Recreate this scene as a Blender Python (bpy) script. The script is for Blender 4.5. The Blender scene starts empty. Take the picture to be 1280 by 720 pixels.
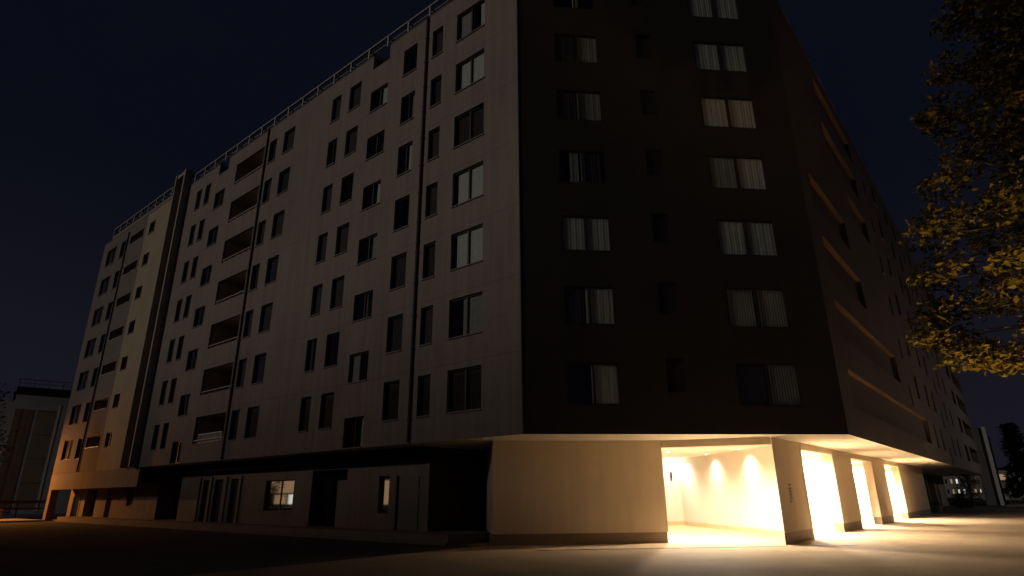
import bpy, math, random
from mathutils import Vector, Matrix
R = math.radians
random.seed(7)
col = bpy.context.scene.collection
sc = bpy.context.scene

# ------------------------------------------------------------------ axes
# world X runs along the right facade (away from the camera), world Y along the left one
AR, AL = 39.45, -50.55
def hdir(t): t = R(t); return (math.sin(t), math.cos(t))
XR, YR = hdir(AR), hdir(AL)
def polar(az, dist):                       # azimuth from the view axis, distance -> world x, y
    a = hdir(az); return (dist*(a[0]*XR[0]+a[1]*XR[1]), dist*(a[0]*YR[0]+a[1]*YR[1]))
def to_world(v): return Vector((v[0]*XR[0]+v[1]*XR[1], v[0]*YR[0]+v[1]*YR[1], v[2]))

# ------------------------------------------------------------------ materials
def mat(name, color, rough=.8, noise=0.0, nscale=2.0, bump=0.0, bscale=30.0, metal=0.0, spec=.3, joints=None, streak=0.0):
    m = bpy.data.materials.new(name); m.use_nodes = True
    nt = m.node_tree; b = nt.nodes['Principled BSDF']
    b.inputs['Roughness'].default_value = rough
    b.inputs['Metallic'].default_value = metal
    b.inputs['Specular IOR Level'].default_value = spec
    b.inputs['Base Color'].default_value = (*color, 1)
    geo = nt.nodes.new('ShaderNodeNewGeometry')
    last = None
    if noise or joints or streak:
        rgb = nt.nodes.new('ShaderNodeRGB'); rgb.outputs[0].default_value = (*color, 1); last = rgb.outputs[0]
    if noise:
        n = nt.nodes.new('ShaderNodeTexNoise'); n.inputs['Scale'].default_value = nscale; n.inputs['Detail'].default_value = 6
        n.inputs['Roughness'].default_value = .6
        nt.links.new(geo.outputs['Position'], n.inputs['Vector'])
        mr = nt.nodes.new('ShaderNodeMapRange'); mr.inputs[1].default_value = .3; mr.inputs[2].default_value = .7
        mr.inputs[3].default_value = 1-noise; mr.inputs[4].default_value = 1+noise
        nt.links.new(n.outputs['Fac'], mr.inputs[0])
        mx = nt.nodes.new('ShaderNodeVectorMath'); mx.operation = 'SCALE'
        nt.links.new(last, mx.inputs[0]); nt.links.new(mr.outputs[0], mx.inputs['Scale']); last = mx.outputs[0]
    if streak:
        mp = nt.nodes.new('ShaderNodeMapping'); mp.inputs['Scale'].default_value = (2.2, 2.2, .12)
        nt.links.new(geo.outputs['Position'], mp.inputs['Vector'])
        n = nt.nodes.new('ShaderNodeTexNoise'); n.inputs['Scale'].default_value = 1.5; n.inputs['Detail'].default_value = 5
        nt.links.new(mp.outputs[0], n.inputs['Vector'])
        mr = nt.nodes.new('ShaderNodeMapRange'); mr.inputs[1].default_value = .35; mr.inputs[2].default_value = .65
        mr.inputs[3].default_value = 1-streak; mr.inputs[4].default_value = 1+streak*.6
        nt.links.new(n.outputs['Fac'], mr.inputs[0])
        mx = nt.nodes.new('ShaderNodeVectorMath'); mx.operation = 'SCALE'
        nt.links.new(last, mx.inputs[0]); nt.links.new(mr.outputs[0], mx.inputs['Scale']); last = mx.outputs[0]
    if joints:
        kind = joints[0]
        if kind == 'floors':               # thin horizontal joints at each storey, fine mid joints
            sp = nt.nodes.new('ShaderNodeSeparateXYZ'); nt.links.new(geo.outputs['Position'], sp.inputs[0])
            fac = None
            for off, w, dk in ((3.67, .010, .55), (5.12, .006, .75)):
                a = nt.nodes.new('ShaderNodeMath'); a.operation = 'SUBTRACT'; nt.links.new(sp.outputs[2], a.inputs[0]); a.inputs[1].default_value = off-20*2.905
                f = nt.nodes.new('ShaderNodeMath'); f.operation = 'PINGPONG'; nt.links.new(a.outputs[0], f.inputs[0]); f.inputs[1].default_value = 2.905/2
                l = nt.nodes.new('ShaderNodeMath'); l.operation = 'LESS_THAN'; nt.links.new(f.outputs[0], l.inputs[0]); l.inputs[1].default_value = w
                g = nt.nodes.new('ShaderNodeMapRange'); nt.links.new(l.outputs[0], g.inputs[0]); g.inputs[3].default_value = 1; g.inputs[4].default_value = dk
                mx = nt.nodes.new('ShaderNodeVectorMath'); mx.operation = 'SCALE'
                nt.links.new(last, mx.inputs[0]); nt.links.new(g.outputs[0], mx.inputs['Scale']); last = mx.outputs[0]
        if kind == 'tiles':
            br = nt.nodes.new('ShaderNodeTexBrick'); br.offset = .5
            br.inputs['Scale'].default_value = 1.0
            br.inputs['Brick Width'].default_value = joints[1]; br.inputs['Row Height'].default_value = joints[2]
            br.inputs['Mortar Size'].default_value = joints[3]; br.inputs['Mortar Smooth'].default_value = .2
            br.inputs['Color1'].default_value = (1, 1, 1, 1); br.inputs['Color2'].default_value = (.93, .93, .93, 1)
            br.inputs['Mortar'].default_value = (joints[4],)*3+(1,)
            mp = nt.nodes.new('ShaderNodeMapping'); mp.inputs['Rotation'].default_value = (0, 0, R(joints[5]))
            nt.links.new(geo.outputs['Position'], mp.inputs['Vector']); nt.links.new(mp.outputs[0], br.inputs['Vector'])
            mx = nt.nodes.new('ShaderNodeVectorMath'); mx.operation = 'MULTIPLY'
            nt.links.new(last, mx.inputs[0]); nt.links.new(br.outputs['Color'], mx.inputs[1]); last = mx.outputs[0]
    if last is not None: nt.links.new(last, b.inputs['Base Color'])
    if bump:
        n = nt.nodes.new('ShaderNodeTexNoise'); n.inputs['Scale'].default_value = bscale; n.inputs['Detail'].default_value = 4
        nt.links.new(geo.outputs['Position'], n.inputs['Vector'])
        bp = nt.nodes.new('ShaderNodeBump'); bp.inputs['Strength'].default_value = bump; bp.inputs['Distance'].default_value = .02
        nt.links.new(n.outputs['Fac'], bp.inputs['Height']); nt.links.new(bp.outputs[0], b.inputs['Normal'])
    return m
def glow(name, color, s):
    m = bpy.data.materials.new(name); m.use_nodes = True
    b = m.node_tree.nodes['Principled BSDF']; b.inputs['Base Color'].default_value = (.1, .1, .1, 1)
    b.inputs['Emission Color'].default_value = (*color, 1); b.inputs['Emission Strength'].default_value = s
    return m
def glass(name, refl=.12, tint=(.75, .8, .8)):
    m = bpy.data.materials.new(name); m.use_nodes = True; nt = m.node_tree
    nt.nodes.remove(nt.nodes['Principled BSDF']); out = nt.nodes['Material Output']
    t = nt.nodes.new('ShaderNodeBsdfTransparent'); t.inputs[0].default_value = (*tint, 1)
    g = nt.nodes.new('ShaderNodeBsdfGlossy'); g.inputs['Roughness'].default_value = .03; g.inputs[0].default_value = (.9, .9, .9, 1)
    f = nt.nodes.new('ShaderNodeLayerWeight'); f.inputs[0].default_value = .5
    pw = nt.nodes.new('ShaderNodeMath'); pw.operation = 'POWER'; pw.inputs[1].default_value = 4; nt.links.new(f.outputs['Facing'], pw.inputs[0])
    a = nt.nodes.new('ShaderNodeMath'); a.operation = 'MULTIPLY_ADD'; a.inputs[1].default_value = .6; a.inputs[2].default_value = refl; nt.links.new(pw.outputs[0], a.inputs[0])
    mx = nt.nodes.new('ShaderNodeMixShader'); nt.links.new(a.outputs[0], mx.inputs[0])
    nt.links.new(t.outputs[0], mx.inputs[1]); nt.links.new(g.outputs[0], mx.inputs[2]); nt.links.new(mx.outputs[0], out.inputs[0])
    return m

M = {}
M['plaster'] = mat('render_plaster', (.27, .225, .20), .9, .07, .35, .25, 40, joints=('floors',), streak=.11)
M['cream'] = mat('cream_plaster', (.40, .335, .235), .9, .07, .5, .25, 40, streak=.08)
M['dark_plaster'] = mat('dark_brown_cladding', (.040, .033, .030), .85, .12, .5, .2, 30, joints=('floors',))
M['grey_plaster'] = mat('grey_plaster', (.20, .175, .165), .9, .08, .35, .25, 40, joints=('floors',))
M['side_plaster'] = mat('brown_grey_plaster', (.155, .130, .122), .9, .08, .35, .25, 40, joints=('floors',), streak=.08)
M['pale_wall'] = mat('pale_painted_wall', (.60, .50, .37), .8, .05, .8, .15, 60, streak=.05)
M['soffit'] = mat('painted_soffit', (.72, .68, .61), .75, .06, .9, .1, 40)
M['skirting'] = mat('stone_skirting', (.26, .20, .14), .6, .12, 3, .1, 60)
M['lobby'] = mat('lobby_wall_paint', (.56, .515, .43), .75, .03, 1.2, .08, 60)
M['lobby_skirting'] = mat('lobby_skirting', (.50, .38, .22), .5, .08, 3)
M['frame'] = mat('dark_bronze_frame', (.055, .040, .032), .45, metal=.3)
M['interior'] = mat('dark_room', (.012, .012, .012), .9)
M['balcony_wall'] = mat('balcony_plaster', (.60, .49, .39), .9, .08, 1)
M['curtain'] = mat('white_curtain', (.74, .73, .66), .9, .08, 4)
M['curtain_grey'] = mat('grey_curtain', (.42, .41, .38), .9, .1, 4)
M['blind'] = mat('vertical_blind', (.74, .70, .56), .8, .06, 5)
M['brown_blind'] = mat('brown_blind', (.085, .062, .050), .8, .15, 5)
M['shutter'] = mat('brown_shutter', (.085, .056, .043), .7, .2, 3)
M['glass'] = glass('window_glass', .06, (.9, .92, .92))
M['mirror'] = glass('reflecting_glass', .75, (.1, .1, .1))
M['niche_top'] = mat('bounce_lit_niche', (.30, .20, .12), .8, .06, 2)  # warm light bounced off the paving, put into the niche ceiling colour
M['loggia_panel'] = mat('brown_panel', (.13, .095, .07), .85, .12, 1.2)
M['metal'] = mat('galvanised_rail', (.42, .39, .36), .55, .1, 3, metal=.2)
M['pipe'] = mat('rusty_drainpipe', (.045, .022, .018), .6, .2, 4)
M['fin'] = mat('concrete_fin', (.36, .31, .27), .85, .08, .6, .2, 30)
M['asphalt'] = mat('asphalt', (.085, .078, .075), .85, .25, .7, .5, 90)
M['paving'] = mat('stone_paving', (.45, .33, .205), .8, .10, .6, .2, 50, spec=.12, joints=('tiles', 1.2, .6, .006, .88, 0))
M['kerbstone'] = mat('kerb_stone', (.27, .235, .205), .8, .12, 1.5, .3, 40)
M['gwall'] = mat('ground_floor_render', (.27, .225, .19), .9, .10, .6, .25, 40, streak=.1)
M['black'] = mat('black_metal', (.012, .011, .011), .9, spec=.05)
M['door'] = mat('grey_door', (.17, .165, .155), .55, .05, 2)
M['white'] = mat('white_paint', (.72, .70, .66), .6, .04, 3)
M['bark'] = mat('bark', (.06, .045, .035), .95, .3, 6, .8, 25)
M['downlight'] = glow('downlight_lens', (1, .85, .6), 12)
M['orange_glow'] = glow('sodium_lens', (1, .45, .1), 20)
M['lit_window'] = glow('lit_window', (1, .93, .82), .8)
M['warm_window'] = glow('warm_window', (1, .62, .32), .28)
M['concrete'] = mat('concrete_wall', (.20, .195, .195), .9, .15, .5, .3, 20)
M['brick'] = mat('brown_brick', (.11, .07, .05), .9, .15, 2, .2, 30, joints=('tiles', .5, .25, .02, .5, 0))

# ------------------------------------------------------------------ mesh helper
class MB:
    def __init__(s): s.v = []; s.f = []; s.m = []
    def quad(s, a, b, c, d, mi=0):
        n = len(s.v); s.v += [tuple(a), tuple(b), tuple(c), tuple(d)]; s.f.append((n, n+1, n+2, n+3)); s.m.append(mi)
    def tri(s, a, b, c, mi=0):
        n = len(s.v); s.v += [tuple(a), tuple(b), tuple(c)]; s.f.append((n, n+1, n+2)); s.m.append(mi)
    def prism(s, poly, z0, z1, mi=0):
        n = len(s.v); k = len(poly)
        s.v += [(p[0], p[1], z0) for p in poly]+[(p[0], p[1], z1) for p in poly]
        for i in range(k):
            j = (i+1) % k; s.f.append((n+i, n+j, n+k+j, n+k+i)); s.m.append(mi)
        s.f.append(tuple(n+i for i in reversed(range(k)))); s.m.append(mi)
        s.f.append(tuple(n+k+i for i in range(k))); s.m.append(mi)
    def box(s, x0, x1, y0, y1, z0, z1, mi=0): s.prism([(x0, y0), (x1, y0), (x1, y1), (x0, y1)], z0, z1, mi)
    def tube(s, pts, rad, n=8, mi=0, cap=True):
        rad = rad if isinstance(rad, (list, tuple)) else [rad]*len(pts)
        base = len(s.v)
        for i, p in enumerate(pts):
            p = Vector(p); d = (Vector(pts[min(i+1, len(pts)-1)])-Vector(pts[max(i-1, 0)])).normalized()
            a = d.cross(Vector((0, 0, 1)));
            if a.length < .05: a = d.cross(Vector((1, 0, 0)))
            a.normalize(); b = d.cross(a)
            for k in range(n):
                t = 2*math.pi*k/n; q = p+(a*math.cos(t)+b*math.sin(t))*rad[i]; s.v.append(tuple(q))
        for i in range(len(pts)-1):
            for k in range(n):
                k2 = (k+1) % n; s.f.append((base+i*n+k, base+i*n+k2, base+(i+1)*n+k2, base+(i+1)*n+k)); s.m.append(mi)
        if cap:
            s.f.append(tuple(base+k for k in range(n))); s.m.append(mi)
            e = base+(len(pts)-1)*n; s.f.append(tuple(e+k for k in reversed(range(n)))); s.m.append(mi)
    def mesh(s, name, mats, smooth=False):
        me = bpy.data.meshes.new(name); me.from_pydata(s.v, [], s.f)
        for m in (mats if isinstance(mats, (list, tuple)) else [mats]): me.materials.append(m)
        me.polygons.foreach_set('material_index', s.m)
        if smooth: me.polygons.foreach_set('use_smooth', [True]*len(s.f))
        me.update(); return me
    def build(s, name, mats, parent=None, smooth=False, loc=None):
        o = bpy.data.objects.new(name, s.mesh(name, mats, smooth)); col.objects.link(o)
        if parent: o.parent = parent
        if loc: o.location = loc
        return o
def link(name, data, parent=None, mw=None):
    o = bpy.data.objects.new(name, data); col.objects.link(o)
    if parent: o.parent = parent
    if mw is not None: o.matrix_local = mw
    return o
def empty(name, loc=(0, 0, 0), rz=0):
    o = bpy.data.objects.new(name, None); col.objects.link(o); o.location = loc; o.rotation_euler = (0, 0, rz); o.empty_display_size = .3; return o
def tag(o, label=None, cat=None, group=None, kind=None):
    if label: o['label'] = label
    if cat: o['category'] = cat
    if group: o['group'] = group
    if kind: o['kind'] = kind
    return o

# ------------------------------------------------------------------ facades
XF, YF, ZS, ZT, FH = 16.34, 4.74, 3.67, 24.87, 2.905
C1 = Vector((16.34, 13.04)); C2 = Vector((24.64, 4.74)); S2 = .70710678
YEND, XEND = 64.4, 101.0
class Fac:                                   # u along the wall, z up, d into the building
    def __init__(s, o, u, n): s.o = Vector(o); s.u = Vector(u); s.n = Vector(n)
    def __call__(s, u, z, d=0.):
        p = s.o+s.u*u+s.n*d; return (p.x, p.y, z)
    def mat(s, u, z, d=0.):                  # local: x = u, y = depth, z = up
        p = s(u, z, d)
        return Matrix(((s.u.x, s.n.x, 0, p[0]), (s.u.y, s.n.y, 0, p[1]), (0, 0, 1, p[2]), (0, 0, 0, 1)))
FL = Fac((XF, 0), (0, 1), (1, 0))
FC = Fac(C1, (S2, -S2), (S2, S2))
FR = Fac((0, YF), (1, 0), (0, 1))

building = empty('apartment_building', (16.34, 13.04, 0))
tag(building, 'eight storey apartment block with a dark chamfered corner and lit entrance passage', 'building')
B_INV = Matrix.Translation((-16.34, -13.04, 0))
def bpart(name, mb, mats, smooth=False):
    o = mb.build(name, mats, building, smooth); o.matrix_parent_inverse = B_INV; return o

def facade(name, F, u0, u1, z0, z1, holes, mats, zones=None):
    """wall sheet with window reveals; holes = (u0,u1,z0,z1,depth,room) ; zones = [(ua,ub,matindex)]"""
    mb = MB()
    us = sorted({round(x, 3) for h in holes for x in h[:2]} | {u0, u1} | {z[0] for z in zones or []} | {z[1] for z in zones or []})
    zs = sorted({round(x, 3) for h in holes for x in h[2:4]} | {z0, z1})
    us = [u for u in us if u0 <= u <= u1]; zs = [z for z in zs if z0 <= z <= z1]
    for a, b in zip(us, us[1:]):
        uc = (a+b)/2; mi = 0
        for z in zones or []:
            if z[0] <= uc <= z[1]: mi = z[2]
        run = None
        for c, d in zip(zs, zs[1:]):
            zc = (c+d)/2
            hole = any(h[0] < uc < h[1] and h[2] < zc < h[3] for h in holes)
            if hole:
                if run: mb.quad(F(a, run[0]), F(b, run[0]), F(b, run[1]), F(a, run[1]), mi); run = None
            else: run = [run[0], d] if run else [c, d]
        if run: mb.quad(F(a, run[0]), F(b, run[0]), F(b, run[1]), F(a, run[1]), mi)
    for (a, b, c, d, dep, room) in holes:
        uc = (a+b)/2; mi = 0
        for z in zones or []:
            if z[0] <= uc <= z[1]: mi = z[2]
        top = min(d, z1)
        if room == 'balcony':
            t = .16; fl = c-1.02+.0
            mb.quad(F(a, c), F(a, top), F(a, top, t), F(a, c, t), mi); mb.quad(F(b, c), F(b, top), F(b, top, t), F(b, c, t), mi)
            mb.quad(F(a, c), F(b, c), F(b, c, t), F(a, c, t), mi); mb.quad(F(a, top), F(b, top), F(b, top, t), F(a, top, t), mi)
            bi = len(mats)-2
            e = .02
            mb.quad(F(a-e, fl, t), F(a-e, top+e, t), F(a-e, top+e, dep), F(a-e, fl, dep), bi); mb.quad(F(b+e, fl, t), F(b+e, top+e, t), F(b+e, top+e, dep), F(b+e, fl, dep), bi)
            mb.quad(F(a-e, top+e, t), F(b+e, top+e, t), F(b+e, top+e, dep), F(a-e, top+e, dep), bi)
            mb.quad(F(a-e, fl, t), F(b+e, fl, t), F(b+e, fl, dep), F(a-e, fl, dep), bi)
            mb.quad(F(a-e, fl, dep), F(b+e, fl, dep), F(b+e, top+e, dep), F(a-e, top+e, dep), bi)
        else:
            mb.quad(F(a, c), F(a, top), F(a, top, dep), F(a, c, dep), mi); mb.quad(F(b, c), F(b, top), F(b, top, dep), F(b, c, dep), mi)
            mb.quad(F(a, c), F(b, c), F(b, c, dep), F(a, c, dep), mi)
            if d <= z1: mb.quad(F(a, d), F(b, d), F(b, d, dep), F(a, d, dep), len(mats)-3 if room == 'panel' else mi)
            mb.quad(F(a, c, dep), F(b, c, dep), F(b, top, dep), F(a, top, dep), len(mats)-(2 if room == 'panel' else 1))
    return bpart(name, mb, mats)

# ---- window meshes (local x = along, y = depth, z = up), shared by size
_cache = {}
def frame_mesh(w, h, mull, sill=True):
    key = ('f', round(w, 2), round(h, 2), mull, sill)
    if key not in _cache:
        mb = MB(); t = .05; a, b = .14, .20
        mb.box(.003, t, a, b, .003, h-.003); mb.box(w-t, w-.003, a, b, .003, h-.003)
        mb.box(t, w-t, a, b, .003, t); mb.box(t, w-t, a, b, h-t, h-.003)
        if mull == 2: mb.box(w/2-.035, w/2+.035, a-.01, b, t, h-t)
        if mull == 3: mb.box(w/2-.025, w/2+.025, a-.01, b, t, h-t)
        if sill: mb.box(-.02, w+.02, -.035, .02, -.045, -.003, 1)      # sill
        _cache[key] = mb.mesh('window', [M['frame'], M['kerbstone']])
    return _cache[key]
def pane_mesh(w, h):
    key = ('p', round(w, 2), round(h, 2))
    if key not in _cache:
        mb = MB(); mb.box(.05, w-.05, .165, .172, .05, h-.05); _cache[key] = mb.mesh('pane', M['glass'])
    return _cache[key]
def cloth_mesh(x0, x1, h, m, kind='pleat', seed=0):
    key = ('c', round(x0, 2), round(x1, 2), round(h, 2), m, kind, seed)
    if key in _cache: return _cache[key]
    rn = random.Random(seed*31+int(x0*100)+int(x1*77)); mb = MB(); w = x1-x0
    if kind == 'pleat':
        n = max(8, int(w/.022)); ph = rn.random()*6; prev = None
        f1 = 2*math.pi/(.10+.05*rn.random()); f2 = f1*.43
        for i in range(n+1):
            x = x0+w*i/n; y = .22+.004*math.sin(f1*(x)+ph+.8*math.sin(3*x+ph))+.005*math.sin(f2*x+ph*2)
            cur = ((x, y, .03), (x, y+.01, h-.06))
            if prev: mb.quad(prev[0], cur[0], cur[1], prev[1])
            prev = cur
    elif kind == 'slats':
        n = max(3, int(w/.10))
        for i in range(n):
            x = x0+w*(i+.5)/n; a = .12+.05*rn.random(); hw = .043; dx, dy = hw*math.cos(a), hw*math.sin(a)
            mb.prism([(x-dx, .26-dy), (x+dx, .26+dy), (x+dx-.003, .26+dy+.004), (x-dx-.003, .26-dy+.004)], .03, h-.08)
        mb.box(x0, x1, .22, .29, h-.08, h-.04)
    else:                                  # roller shutter: horizontal laths
        n = max(6, int(h/.055))
        for i in range(n):
            z = .02+(h-.04)*i/n; zz = z+(h-.04)/n-.006
            mb.box(x0, x1, .235, .25, z, zz)
        mb.box(x0, x1, .252, .262, .02, h-.02)
    _cache[key] = mb.mesh('curtain', M[m], smooth=(kind == 'pleat'))
    return _cache[key]
def window(F, u, z, w, h, name='window', mull=0, cover=None):
    """cover: list of (part name, x0, x1, material, kind) in fractions of the width"""
    mw = F.mat(u, z, -.13 if F is FC else -.03)
    o = link(name, frame_mesh(w, h, mull, F is not FC), building, B_INV @ mw)
    link('pane', pane_mesh(w, h), o)
    for i, (nm, a, b, m, k) in enumerate(cover or []):
        link(nm, cloth_mesh(a*w+.01, b*w-.01, h, m, k, seed=(int(u*3+z)*7+i) % 5), o)
    return o
SHUT = [('shutter', 0, 1, 'shutter', 'laths')]
BRN = [('blind', 0, 1, 'brown_blind', 'slats')]
PAIR = [('curtain', 0, .48, 'curtain', 'pleat'), ('curtain', .5, 1, 'curtain', 'pleat')]
NONE = []
def one(a, b, m='curtain'): return [('curtain', a, b, m, 'pleat')]

holesL = []
def addw(F, holes, u0, u1, z0, z1, name, mull=0, cover=None, dep=.55):
    holes.append((u0, u1, z0, z1, dep, 'room'))
    window(F, u0, z0, u1-u0, z1-z0, name, mull, cover)
rng = random.Random(3)
# u grows to the left in the photograph on this facade (Y), so fraction 1 is the left side
coverA = {6: [('curtain', .45, .92, 'curtain_grey', 'pleat'), ('curtain', 0, .22, 'curtain', 'pleat')], 5: [('curtain', .5, .88, 'curtain', 'pleat'), ('curtain', 0, .48, 'curtain', 'pleat')],
          4: BRN, 3: [('curtain', .5, .9, 'curtain', 'pleat'), ('curtain', 0, .48, 'curtain', 'pleat')], 2: [('curtain', .5, .9, 'curtain', 'pleat'), ('curtain', 0, .48, 'curtain', 'pleat')],
          1: [('curtain', .5, .66, 'curtain_grey', 'pleat'), ('curtain', 0, .48, 'curtain_grey', 'pleat')], 0: BRN}
coverD = {6: one(.05, .42, 'curtain'), 5: NONE, 4: one(.05, .35, 'curtain'), 3: one(.05, .38, 'curtain_grey'), 2: one(.42, .55), 1: [('curtain', .52, .98, 'curtain_grey', 'pleat')], 0: one(.02, .28)}
for k in range(7):
    zk = k*FH
    z0, z1 = 4.70+zk, 6.33+zk
    addw(FL, holesL, 14.95, 16.75, z0, z1, 'window', 2, coverA[k])
    addw(FL, holesL, 17.70, 18.45, z0, z1, 'narrow_window', 0, BRN if k in (0, 2, 5) else SHUT)
    addw(FL, holesL, 19.58, 20.62, z0, z1, 'window', 3 if k in (5, 4) else 0, one(.05, .35, 'curtain_grey') if k == 5 else (one(.1, .4, 'curtain') if k == 4 else (NONE if k in (3, 6) else BRN)))
    addw(FL, holesL, 24.20, 25.25, z0, z1, 'window', 0, [SHUT, NONE, SHUT, SHUT, NONE, SHUT, SHUT][k] if k != 1 else one(.02, .18, 'curtain_grey'))
    addw(FL, holesL, 26.08, 26.95, z0, z1, 'narrow_window', 3 if k in (1, 5) else 0, one(.05, .25, 'curtain_grey') if k == 5 else SHUT)
    addw(FL, holesL, 30.90, 32.15, z0, z1, 'window', 0, BRN if k % 2 else SHUT)
    addw(FL, holesL, 33.02, 33.92, z0, z1, 'narrow_window', 0, SHUT if k % 3 else BRN)
    holesL.append((34.57, 38.32, 4.74+zk, z1, 1.55, 'balcony'))
    addw(FL, holesL, 42.12, 42.97, z0, z1, 'narrow_window', 0, SHUT)
    addw(FL, holesL, 43.55, 44.42, z0, z1, 'narrow_window', 0, SHUT)
    addw(FL, holesL, 52.05, 53.25, 5.35+zk, 6.40+zk, 'stair_window', 3, [('blind', .5, 1, 'brown_blind', 'slats')] if k > 1 else one(.1, .45, 'curtain_grey'))
    holesL.append((54.45, 57.45, 4.85+zk+.62, z1, 1.4, 'balcony'))
    addw(FL, holesL, 58.15, 59.55, z0+.05, z1+.05, 'window', 0, SHUT)
    addw(FL, holesL, 60.70, 63.05, z0+.1, z1+.1, 'window', 2, SHUT)
for k in range(7):
    zk = k*FH
    addw(FL, holesL, 21.82, 23.24, 3.70+zk+(.0 if k else .02), 5.03+zk, 'stair_window', 2, coverD[k])
    addw(FL, holesL, 39.65, 41.10, 3.70+zk+(.0 if k else .02), 5.03+zk, 'stair_window', 2, one(.3, .7, 'curtain_grey') if k in (0, 1) else BRN)
for a, b in ((21.82, 23.24), (39.65, 41.10)):                       # notches in the parapet
    holesL.append((a, b, 23.95, 25.4, .45, 'room'))
facade('front_wall', FL, 13.04, YEND, ZS, ZT, holesL, [M['plaster'], M['cream'], M['grey_plaster'], M['balcony_wall'], M['interior']],
       zones=[(47.9, 53.95, 1), (53.95, YEND, 2)])

# ---- chamfered corner wall
holesC = []
covR = {0: [('blind', 0, .48, 'brown_blind', 'slats'), ('blind', .5, 1, 'curtain_grey', 'slats')], 1: [('blind', 0, .48, 'blind', 'slats'), ('blind', .5, 1, 'blind', 'slats')]}
covL = {6: one(.45, .6), 5: [('curtain', .04, .48, 'brown_blind', 'pleat'), ('curtain', .5, .98, 'curtain_grey', 'pleat')], 4: [('curtain', .04, .43, 'brown_blind', 'pleat'), ('curtain', .45, .98, 'curtain_grey', 'pleat')], 3: [('curtain', .22, .42, 'curtain_grey', 'pleat'), ('curtain', .46, .56, 'curtain', 'pleat'), ('curtain', .6, .9, 'brown_blind', 'pleat')],
        2: PAIR, 1: [('curtain', .04, .4, 'brown_blind', 'pleat'), ('curtain', .42, .98, 'curtain', 'pleat')], 0: one(.46, .98)}
for k in range(7):
    zk = k*FH
    addw(FC, holesC, 7.83, 10.22, 4.66+zk, 6.22+zk, 'window', 2, covR.get(k, PAIR if k != 3 else [('curtain', 0, .48, 'curtain_grey', 'pleat'), ('curtain', .5, 1, 'curtain', 'pleat')]))
    addw(FC, holesC, 1.62, 3.52, 4.66+zk, 6.16+zk, 'window', 2, covL[k])
    addw(FC, holesC, 5.20, 5.93, 5.10+zk, 6.38+zk, 'narrow_window', 0, SHUT)
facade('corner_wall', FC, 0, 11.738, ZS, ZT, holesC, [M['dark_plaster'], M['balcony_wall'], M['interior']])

# ---- right facade
holesR = []
for k in range(7):
    zk = k*FH
    na, nb_ = [(26.7, 50.4), (26.7, 41.3), (26.7, 34.5), (26.4, 33.2), (36.0, 41.3), (32.4, 40.8), (32.4, 41.3)][k]
    holesR.append((na, nb_, 4.78+zk, 6.34+zk, .24, 'panel'))
    addw(FR, holesR, 53.4, 54.4, 4.70+zk, 6.33+zk, 'narrow_window', 0, SHUT)
    addw(FR, holesR, 57.3, 58.5, 4.70+zk, 6.33+zk, 'narrow_window', 0, SHUT)
    addw(FR, holesR, 70.6, 72.0, 4.70+zk, 6.33+zk, 'narrow_window', 0, SHUT)
    addw(FR, holesR, 79.0, 82.5, 4.70+zk, 6.33+zk, 'window', 2, SHUT)
    holesR.append((85.0, 98.5, 4.90+zk, 6.5+zk, 1.2, 'balcony'))
    if k:
        addw(FR, holesR, 44.3, 44.95, 3.80+zk, 5.12+zk, 'stair_window', 0, NONE)
        addw(FR, holesR, 48.2, 49.3, 4.70+zk, 6.33+zk, 'narrow_window', 0, SHUT)
    addw(FR, holesR, 61.6, 62.4, 3.80+zk, 5.12+zk, 'stair_window', 0, NONE)
    addw(FR, holesR, 65.6, 66.8, 4.70+zk, 6.33+zk, 'narrow_window', 0, SHUT)
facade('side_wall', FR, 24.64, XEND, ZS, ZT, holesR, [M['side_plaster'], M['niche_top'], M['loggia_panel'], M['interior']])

# closing walls, roof and soffit slabs
outline = [(C1.x+.004, C1.y+.002), (C2.x+.002, C2.y+.004), (XEND-.004, YF+.004), (XEND-.004, 19.0), (31.5, 19.0), (31.5, YEND-.004), (XF+.004, YEND-.004)]
mb = MB(); mb.prism(outline, ZS, ZS+.04); bpart('soffit', mb, M['soffit'])
mb = MB(); mb.prism([(max(x, XF+.45), y) if y > 13.1 else (x+.4, y+.4) for x, y in outline], 24.3, 24.5); bpart('roof', mb, M['concrete'])
mb = MB(); mb.quad((XF, YEND, ZS), (31.5, YEND, ZS), (31.5, YEND, ZT), (XF, YEND, ZT)); mb.quad((XEND, YF, ZS), (XEND, 19, ZS), (XEND, 19, ZT), (XEND, YF, ZT))
mb.quad((31.5, 19, ZS), (31.5, YEND, ZS), (31.5, YEND, ZT), (31.5, 19, ZT)); mb.quad((31.5, 19, ZS), (XEND, 19, ZS), (XEND, 19, ZT), (31.5, 19, ZT))
bpart('rear_wall', mb, M['grey_plaster'])
mb = MB()                                                            # parapet coping + parapet back
for F, a, b in ((FL, 13.3, 21.8), (FL, 23.26, 39.63), (FL, 41.12, 45.6), (FL, 49.6, YEND), (FC, .02, 11.7), (FR, 24.9, XEND)):
    p = [F(a, 0, -.03), F(b, 0, -.03), F(b, 0, .3), F(a, 0, .3)]
    mb.prism([q[:2] for q in p], ZT+.002, ZT+.05)
    p = [F(a, 0, .2), F(b, 0, .2), F(b, 0, .28), F(a, 0, .28)]
    mb.prism([q[:2] for q in p], 24.45, ZT)
bpart('parapet_coping', mb, M['grey_plaster'])

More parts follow.
